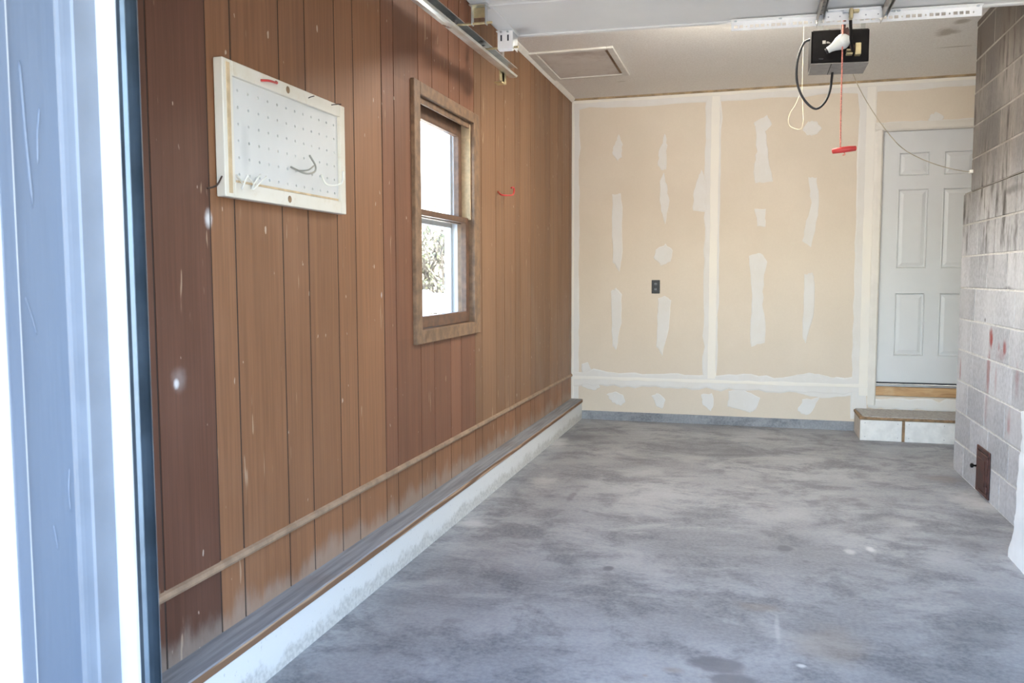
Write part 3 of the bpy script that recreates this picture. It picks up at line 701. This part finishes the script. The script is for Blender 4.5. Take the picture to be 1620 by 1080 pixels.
# cream hooks low on the board
def ucurve(x0, y0, x1, y1, xe, ye, out, nm, mat, label, r=.0028):
    a = pxo(x0, y0, .022); b = pxo(x1, y1, .022+out); c = pxo(xe, ye, .022+out*1.15)
    m = a.lerp(b, .5)+Vector((out*.25, 0, -.006)); hook(nm, [a, m, b, c], r, mat, label)
ucurve(374, 277, 383, 298, 392, 277, .05, 'peg_hook', M['white_wire'], 'cream wire peg hook at the lower left corner of the pegboard')
ucurve(391, 278, 401, 299, 421, 279, .05, 'peg_hook', M['white_wire'], 'cream wire peg hook with wide curl, second along the pegboard bottom')
ucurve(406, 281, 398, 298, 412, 276, .03, 'peg_hook', M['white_wire'], 'short cream peg hook squeezed between two others low on the pegboard')
a = pxo(460, 264, .024); b = pxo(482, 274, .075); c = pxo(497, 272, .085); d = pxo(499, 262, .09); e = pxo(490, 246, .095)
hook('peg_hook', [a, b, c, d, e], .0035, M['grey_wire'], 'large dull grey double peg hook sticking out of the pegboard')
a = pxo(470, 270, .024); b = pxo(487, 269, .07); c = pxo(497, 262, .075)
hook('peg_hook', [a, b, c], .0028, M['grey_wire'], 'small grey peg hook tucked under the large grey one')
a = pxo(508, 276, .024); b = pxo(518, 292, .05); c = pxo(540, 290, .09); d = pxo(543, 271, .095)
hook('peg_hook', [a, b, c, d], .0032, M['white_wire'], 'cream peg hook curling past the right edge of the pegboard')
a = pxo(351, 279, .036); b = pxo(343, 293, .05); c = pxo(328, 298, .045)
hook('bent_nail', [a, b, c], .0028, M['dark_wire'], 'dark bent wire hook at the left edge of the pegboard', 'nail')
for (x_, y_, x2, y2, lb) in ((488, 155, 497, 152, 'short dark nail in the top board of the pegboard'), (524, 166, 540, 165, 'long dark nail at the top right corner of the pegboard')):
    hook('nail', [pxo(x_, y_, .034), pxo((x_+x2)/2, (y_+y2)/2-.5, .05), pxo(x2, y2, .07)], .0018, M['dark_wire'], lb, 'nail')
# red hook on the wall right of the window
a = pxo(788, 303, .0); b = pxo(793, 308, .05); c = pxo(805, 309, .07); d = pxo(812, 307, .075); e = pxo(813, 297, .078); f_ = pxo(809, 297, .075)
hook('utility_hook', [a, b, c, d, e, f_], .0055, M['red'], 'red coated utility hook on the panelled wall beyond the window')

# ---------------- garage door, open overhead
YE, ZD, TILT = 4.290, 2.545, -.020                       # rear edge, underside at its left end, sideways slope
DXL, DXR = -1.265, 1.225
gd = empty('garage_door', (0, 3.2, ZD), 'white sectional garage door rolled open under the ceiling', 'garage door')
def dz_(x): return ZD+(x-DXL)*TILT
def slant(name, x0, x1, y0, y1, a, b, mat, parent, bev=.002):
    """box whose height follows the door's slope; a, b are heights relative to the underside"""
    m = MB().box(x0, x1, y0, y1, a, b, bev)
    for v in m.v: v.z += dz_(v.x)
    return m.build(name, mat, parent)
SEC = .527
for k in range(4):
    y1 = YE-k*(SEC+.005); y0 = y1-SEC
    s_ = slant('section', DXL, DXR, y0, y1, .006, .045, M['door_skin'], gd, .003)
    slant('end_stile', DXL, DXL+.085, y0+.004, y1-.004, 0, .007, M['door_skin'], s_, .002)
    slant('end_stile', DXR-.085, DXR, y0+.004, y1-.004, 0, .007, M['door_skin'], s_, .002)
    slant('meeting_lip', DXL, DXR, y0, y0+.016, -.002, .008, M['door_skin'], s_, .003)
    if k == 0: slant('meeting_lip', DXL, DXR, y1-.030, y1, -.002, .008, M['door_skin'], s_, .003)
def punched_bar(name, x0, x1, y, z0, z1, mat, parent, slots):
    """upright flange with real slots, plus a top flange; follows the door's slope"""
    th = .003; cuts = sorted(slots); zc = (z0+z1)/2-.004; vs = MB(); xcur = x0
    for cx, hw, hh in cuts:
        vs.box(xcur, cx-hw, y, y+th, z0, z1); vs.box(cx-hw, cx+hw, y, y+th, z0, zc-hh); vs.box(cx-hw, cx+hw, y, y+th, zc+hh, z1); xcur = cx+hw
    vs.box(xcur, x1, y, y+th, z0, z1); vs.box(x0, x1, y-.034, y+th, z1-.003, z1)
    for v in vs.v: v.z += dz_(v.x)
    return vs.build(name, mat, parent)
AX0, AX1, AY = -.119, .965, 4.252
sl = []; xx = AX0+.022; i = 0
while xx < AX1-.015:
    sl.append((xx, .0035 if i % 4 == 2 else .0088, .0040 if i % 4 == 2 else .0070)); xx += .0245; i += 1
punched_bar('punched_angle', AX0, AX1, AY, -.046, -.001, M['white_steel'], gd, sl)
for x_ in (AX0+.02, AX0+.225, .60, .62, AX1-.02): MB().lathe([(0, .007), (.005, .007), (.006, .004)], (x_, AY-.018, dz_(x_)-.004), (0, 0, -1), 6).build('bolt', M['galv'], gd)
# struts running along the door on both sides of the opener bracket
for x0, x1 in ((.268, .300), (.545, .575)):
    m = MB().box(x0, x0+.003, 3.2, AY+.012, -.050, 0).box(x0, x1, 3.2, AY+.012, -.003, 0).box(x1-.003, x1, 3.2, AY+.012, -.024, 0)
    for v in m.v: v.z += dz_(v.x)
    s_ = m.build('strut', M['strut'], gd)
    for k in range(10):
        yy = AY-.03-k*.06; MB().lathe([(0, .008), (.002, .008), (.0025, .006)], ((x0+x1)/2, yy, dz_(x0)-.003), (0, 0, -1), 8).build('bolt_head', M['dark_grey_steel'], s_)
m = MB().box(.302, .544, AY-.072, AY-.069, -.048, -.004, .001).box(.302, .544, AY-.072, AY-.020, -.006, -.003).box(.310, .536, AY-.10, AY-.07, -.010, -.004)
for v in m.v: v.z += dz_(v.x)
pl = m.build('bracket_plate', M['white_steel'], gd)
for x_ in (.315, .365, .475, .527): MB().lathe([(0, .0035), (.001, .003)], (x_, AY-.072, dz_(x_)-.030), (0, -1, 0), 8).build('rivet', M['alu'], pl)
slant('arm_bracket', .402, .418, AY-.105, AY-.070, -.050, -.004, M['brass'], gd, .003)
slant('bracket_clip', .375, .402, AY-.100, AY-.074, -.022, -.006, M['galv'], gd, .003)
slant('bracket_clip', .418, .445, AY-.100, AY-.074, -.022, -.006, M['brass'], gd, .003)
# top roller bracket at the rear left corner
tb = slant('roller_bracket', -1.268, -1.188, 4.155, 4.160, -.092, -.004, M['white_steel'], gd, .001)
slant('bracket_foot', -1.275, -1.182, 4.150, 4.245, -.006, 0, M['white_steel'], tb, .002)
slant('bracket_side', -1.190, -1.187, 4.160, 4.245, -.088, -.004, M['galv'], tb, 0)
slant('bracket_curl', -1.268, -1.188, 4.158, 4.185, -.098, -.086, M['white_steel'], tb, .005)
for x_ in (-1.248, -1.212):
    slant('slot', x_-.004, x_+.004, 4.1535, 4.1552, -.052, -.022, M['dark_rubber'], tb, 0)
    MB().lathe([(0, .007), (.006, .006)], (x_, 4.148, ZD-.006), (0, 0, -1), 6).build('bolt', M['galv'], tb)
ZRO = 2.466
def roller(y, xi):
    MB().cyl((-1.36, y, ZRO), (xi, y, ZRO-.002), .0055, 8).build('roller_stem', M['brass'], gd)
    MB().lathe([(-.012, .010), (-.010, .020), (-.004, .022), (.004, .022), (.010, .020), (.012, .010)], (-1.352, y, ZRO), (1, 0, 0), 14).build('roller', M['dark_grey_steel'], gd, True)
roller(4.178, -1.165); 
for k in (1, 2):
    yh = YE-k*(SEC+.005)+.002
    h = slant('hinge', -1.272, -1.190, yh-.045, yh+.035, -.006, -.001, M['galv'], gd, .001)
    slant('hinge_cheek', -1.268, -1.263, yh-.024, yh+.006, -.088, -.004, M['galv'], h, .001); slant('hinge_cheek', -1.201, -1.196, yh-.024, yh+.006, -.088, -.004, M['galv'], h, .001); slant('hinge_web', -1.263, -1.201, yh+.002, yh+.006, -.050, -.004, M['brass'], h, 0)
    for x_ in (-1.25, -1.215): MB().lathe([(0, .008), (.006, .007)], (x_, yh+.022, ZD-.006), (0, 0, -1), 6).build('bolt', M['brass'], h)
    roller(yh-.010, -1.170)

# ---------------- track: vertical leg beside the jamb, bend, horizontal run
tk = empty('door_track', (-1.37, 1.6, 0), 'galvanised left-hand garage door track rising beside the jamb and running back overhead', 'track')
def channel(path, side, nm, mat):
    """C profile opening towards +x swept along path in the y-z plane; side = unit normal towards the inside of the bend"""
    prof = [(-1.320, -.020), (-1.325, -.028), (-1.345, -.030), (-1.372, -.026), (-1.375, -.018), (-1.375, .018), (-1.372, .026), (-1.345, .030), (-1.325, .028), (-1.320, .020)]
    prof2 = [(x+.003 if x < -1.35 else x+.0005, d*.90) for x, d in prof[::-1]]
    full = prof+prof2; N = len(full); vs = []
    for (y, z), (ny, nz) in zip(path, side):
        for x, d in full: vs.append((x, y+ny*d, z+nz*d))
    fs = [[i*N+k, i*N+(k+1) % N, (i+1)*N+(k+1) % N, (i+1)*N+k] for i in range(len(path)-1) for k in range(N)]
    fs += [list(range(N)), [(len(path)-1)*N+k for k in range(N)]]
    return mk(nm, vs, fs, mat, tk)
YV = 1.572; RB = .36; ZH = 2.452
channel([(YV, .03), (YV, ZH-RB)], [(1, 0), (1, 0)], 'vertical_rail', M['galv_track'])
bend = [(YV+RB-RB*math.cos(a), ZH-RB+RB*math.sin(a)) for a in [math.pi/2*i/10 for i in range(11)]]
channel(bend, [(math.cos(a), -math.sin(a)) for a in [math.pi/2*i/10 for i in range(11)]], 'bend_rail', M['galv_track'])
channel([(YV+RB, ZH), (4.72, ZH+.020)], [(0, -1), (0, -1)], 'horizontal_rail', M['galv'])
MB().box(-1.392, -1.376, YV-.06, YV+.045, .03, 2.05).box(-1.47, -1.376, YV-.063, YV-.060, .03, 2.05).build('jamb_angle', M['galv_track'], tk)
hg = MB().box(-1.392, -1.376, 4.60, 4.64, ZH-.05, ZC).build('hanger_strap', M['galv'], tk)
MB().box(-1.420, -1.376, 4.585, 4.655, ZH-.062, ZH-.055).box(-1.380, -1.376, 4.55, 4.68, ZH-.055, ZH+.06).build('hanger_clip', M['brass'], tk)

# ---------------- garage door opener
OY0, OY1 = 4.500, 4.735
oX0, oX1, oZ0, oZ1 = .264, .531, 2.352, 2.517
op = empty('garage_door_opener', (.4, 4.6, oZ0), 'black garage door opener with bare bulb hanging behind the open door', 'opener')
def sk(x0, x1, y0, y1, z0, z1, nm, mat, parent, bev=.003):
    m = MB().box(x0, x1, y0, y1, z0, z1, bev)
    for v in m.v: v.z += -.035*(v.x-oX0)
    return m.build(nm, mat, parent)
sk(oX0, oX1, OY0+.004, OY1, oZ0+.003, oZ1, 'housing', M['black_steel'], op, .006)
sk(oX0-.001, oX1+.001, OY0+.002, OY1+.001, oZ0-.001, oZ0+.004, 'bottom_plate', M['dark_grey_steel'], op, .001)
sk(oX0-.002, oX0+.001, OY0+.004, OY1, oZ0+.004, oZ1-.004, 'side_plate', M['black_steel'], op, .001)
sk(oX0+.093, oX0+.096, OY0+.006, OY1-.004, oZ0-.0025, oZ0, 'bottom_seam', M['black_steel'], op, 0)
lb = sk(oX0+.050, oX0+.069, OY0+.002, OY0+.0045, oZ0+.097, oZ0+.113, 'data_label', M['black_steel'], op, 0)
for k in range(4): sk(oX0+.051, oX0+.066, OY0+.0010, OY0+.0022, oZ0+.098+k*.004, oZ0+.1005+k*.004, 'print_line', M['white_trim'], lb, 0)
for k in range(3): sk(oX0+.070, oX0+.088-k*.004, OY0+.0030, OY0+.0040, oZ0+.100+k*.003, oZ0+.1015+k*.003, 'print_line', M['white_trim'], lb, 0)
sk(oX0+.035, oX0+.056, OY0-.004, OY0+.004, oZ0+.020, oZ0+.027, 'lens_clip', M['blackp'], op, .001)
b0 = Vector((.336, 4.452, 2.402)); bd = (Vector((.430, 4.436, 2.449))-b0).normalized()
sock = MB().lathe([(-.010, .013), (-.006, .014), (-.004, .013), (.004, .013)], b0, bd, 14).build('lamp_socket', M['blackp'], op, True)
MB().lathe([(0, .0155), (.014, .0165), (.032, .0215), (.055, .032), (.074, .0365), (.090, .034), (.102, .026), (.110, .014), (.113, .002)], b0, bd, 20).build('bulb', M['bulb'], sock, True)
sk(.424, .453, 4.46, 4.50, oZ0+.050, oZ0+.058, 'trolley_plate', M['brass'], op, .001)
sk(.424, .453, 4.46, 4.50, oZ0+.034, oZ0+.042, 'trolley_plate', M['brass'], op, .001)
sk(.463, .490, 4.455, 4.500, oZ0+.030, oZ0+.085, 'trolley_side', M['brass'], op, .002)
for z_ in (.098, .113): MB().lathe([(0, .007), (.008, .007)], (.430, 4.470, oZ0+z_), (0, -1, 0), 6).build('bolt', M['galv'], op)
MB().tube([(.408, AY-.09, dz_(.41)-.040), (.432, 4.36, 2.425), (.452, 4.452, 2.390)], .0075, 6).build('door_arm', M['black_steel'], op)
MB().box(.395, .415, 4.44, 4.455, 2.41, 2.62).box(.38, .43, 4.40, 4.50, 2.60, 2.615).build('arm_link', M['rust'], op)
MB().tube([(.418, 4.447, 2.50), (.452, 4.447, 2.392)], .010, 6).build('curved_arm', M['rust'], op)
box('drive_rail', (.385, .425, 1.32, OY0+.12, 2.625, 2.655), M['dark_grey_steel'], op, .002)
for x_ in (.30, .50): box('hanging_strap', (x_, x_+.022, 4.60, 4.603, oZ1-.02, ZC), M['galv'], op, 0)
sk(.30, .522, 4.596, 4.606, oZ1-.01, oZ1+.03, 'strap_angle', M['galv'], op, 0)
# release rope with its handle
rp = MB().tube(spline([(.400, 4.430, 2.60), (.401, 4.42, 2.35), (.4015, 4.42, 2.1), (.404, 4.42, 1.915)], 10), .0035, 6).build('release_rope', M['rope'], op, True)
hm = MB(); hc = px(1335, 237, 1, 4.42)
hm.tube([hc+Vector((-.055, 0, -.005)), hc+Vector((-.052, 0, -.0045)), hc+Vector((-.012, 0, 0)), hc+Vector((.020, 0, .003)), hc+Vector((.054, 0, .005)), hc+Vector((.057, 0, .005))], [.006, .0125, .0145, .0145, .0125, .007], 12)
hm.build('release_handle', M['red'], rp, True)
MB().tube(spline([hc+Vector((0, 0, -.012)), hc+Vector((.006, 0, -.022)), hc+Vector((-.006, 0, -.026))], 4), .003, 6).build('rope_knot', M['rope'], rp)
# power cord loop
pc = [(1283, 62), (1272, 68), (1263, 90), (1260, 115), (1263, 138), (1274, 160), (1290, 172), (1304, 163), (1313, 143), (1317, 119)]
P = [px(x_, y_, 1, 4.60+.01*i) for i, (x_, y_) in enumerate(pc)]; P[0].x = oX0+.004; P[-1].z = oZ0+.004
MB().tube(spline(P, 8), .0062, 8).build('power_cord', M['blackp'], op, True)

# ---------------- loose wires
P = [px(1272, 40, 1, 5.4), px(1270, 100, 1, 5.42), px(1269, 140, 1, 5.45), px(1270, 170, 1, 5.46), px(1271, 192, 1, 5.45)]
P[0].z = ZC
o = MB().tube(spline(P, 8), .0013, 6)
Q = [px(1264, 152, 1, 5.46), px(1257, 168, 1, 5.47), px(1250, 178, 1, 5.48), px(1247, 192, 1, 5.48), px(1252, 201, 1, 5.48), px(1266, 204, 1, 5.47), px(1271, 192, 1, 5.45)]
o.tube(spline(Q, 8), .0013, 6)
tag(o.build('hanging_wire', M['cream_wire'], None, True), 'thin cream wire with a loose loop hanging from the ceiling behind the opener', 'wire')
P = [px(1344, 108, 1, 4.72), px(1365, 150, 1, 4.95), px(1395, 197, 1, 5.2), px(1425, 232, 1, 5.4), px(1455, 250, 1, 5.6), px(1490, 263, 1, 5.75), px(1520, 270, 1, 5.85)]
e = Vector((XCH-.012, 5.93, px(1535, 272, 1, 5.93).z)); P.append(e); P[0].z = 2.38
bw = tag(MB().tube(spline(P, 8), .0022, 6).build('bell_wire', M['tan_wire'], None, True), 'thin tan wire drooping from the opener across the white door to the chimney', 'wire')
MB().box(XCH-.020, XCH+.002, 5.905, 5.944, e.z-.010, e.z+.012, .004).build('wire_terminal', M['white_trim'], bw)

# ================================================================== OUTSIDE THE WINDOW
rb = random.Random(11)
def shrub(c, h, n, label):
    root = empty('bare_shrub', c, label, 'shrub', 'bare shrubs outside the window')
    m = MB(); lf = MB()
    def grow(p, d, L, r, lev):
        pts = [p]; q = p.copy(); dd = d.copy()
        for i in range(4):
            dd = (dd+Vector((rb.uniform(-.4, .4), rb.uniform(-.4, .4), rb.uniform(-.2, .35)))).normalized(); q = q+dd*L/4; pts.append(q.copy())
        m.tube(pts, [r*(1-.16*i) for i in range(5)], 4, False)
        if lev > 0:
            for _ in range(4):
                grow(pts[rb.choice((1, 2, 3, 4))], (dd+Vector((rb.uniform(-1, 1), rb.uniform(-1, 1), rb.uniform(-.3, .7)))).normalized(), L*.6, r*.55, lev-1)
        else:
            for _ in range(2):
                a = pts[rb.choice((2, 3, 4))]; u = Vector((rb.uniform(-1, 1), rb.uniform(-1, 1), rb.uniform(-1, 1))).normalized(); v = u.orthogonal()
                lf.add([a, a+u*.05+v*.018, a+u*.10, a+u*.05-v*.018], [[0, 1, 2, 3]])
    for _ in range(n):
        grow(Vector(c)+Vector((rb.uniform(-.3, .3), rb.uniform(-.3, .3), 0)), Vector((rb.uniform(-.5, .5), rb.uniform(-.5, .5), 1)).normalized(), h*.55, .040, 3)
    m.build('branches', M['bark'], root); l = lf.build('leaves', M['leaf'], root); l['kind'] = 'stuff'
for i, (c, h, l) in enumerate([((-5.6, 14.5, -.12), 2.7, 'leafless tangled shrub outside the window, nearest the storm frame'), ((-9.6, 20.0, -.12), 3.2, 'tall leafless shrub in the middle of the window view'), ((-6.2, 19.5, -.12), 3.0, 'low leafless shrub at the left of the window view')]):
    shrub(c, h, 11, l)
fn = empty('board_fence', (-5.4, 13, -.12), 'low white board fence in front of the shrubs outside the window', 'fence')
fd = Vector((-.9, .3, 0)).normalized(); fo = Vector((fd.y, -fd.x, 0)); f0 = Vector((-3.2, 11.9, -.12))
for k in range(7):
    p_ = f0+fd*(k*.95)-fo*.05; MB().box(p_.x-.045, p_.x+.045, p_.y-.045, p_.y+.045, -.12, 1.10, .006).build('post', M['fence'], fn)
for z_ in (.06, .40, .74):
    a, b = f0+fo*.012, f0+fd*5.7+fo*.012; c, d = b+fo*.022, a+fo*.022
    MB().prism([(a.x, a.y), (b.x, b.y), (c.x, c.y), (d.x, d.y)], 2, z_, z_+.31).build('fence_board', M['fence'], fn)
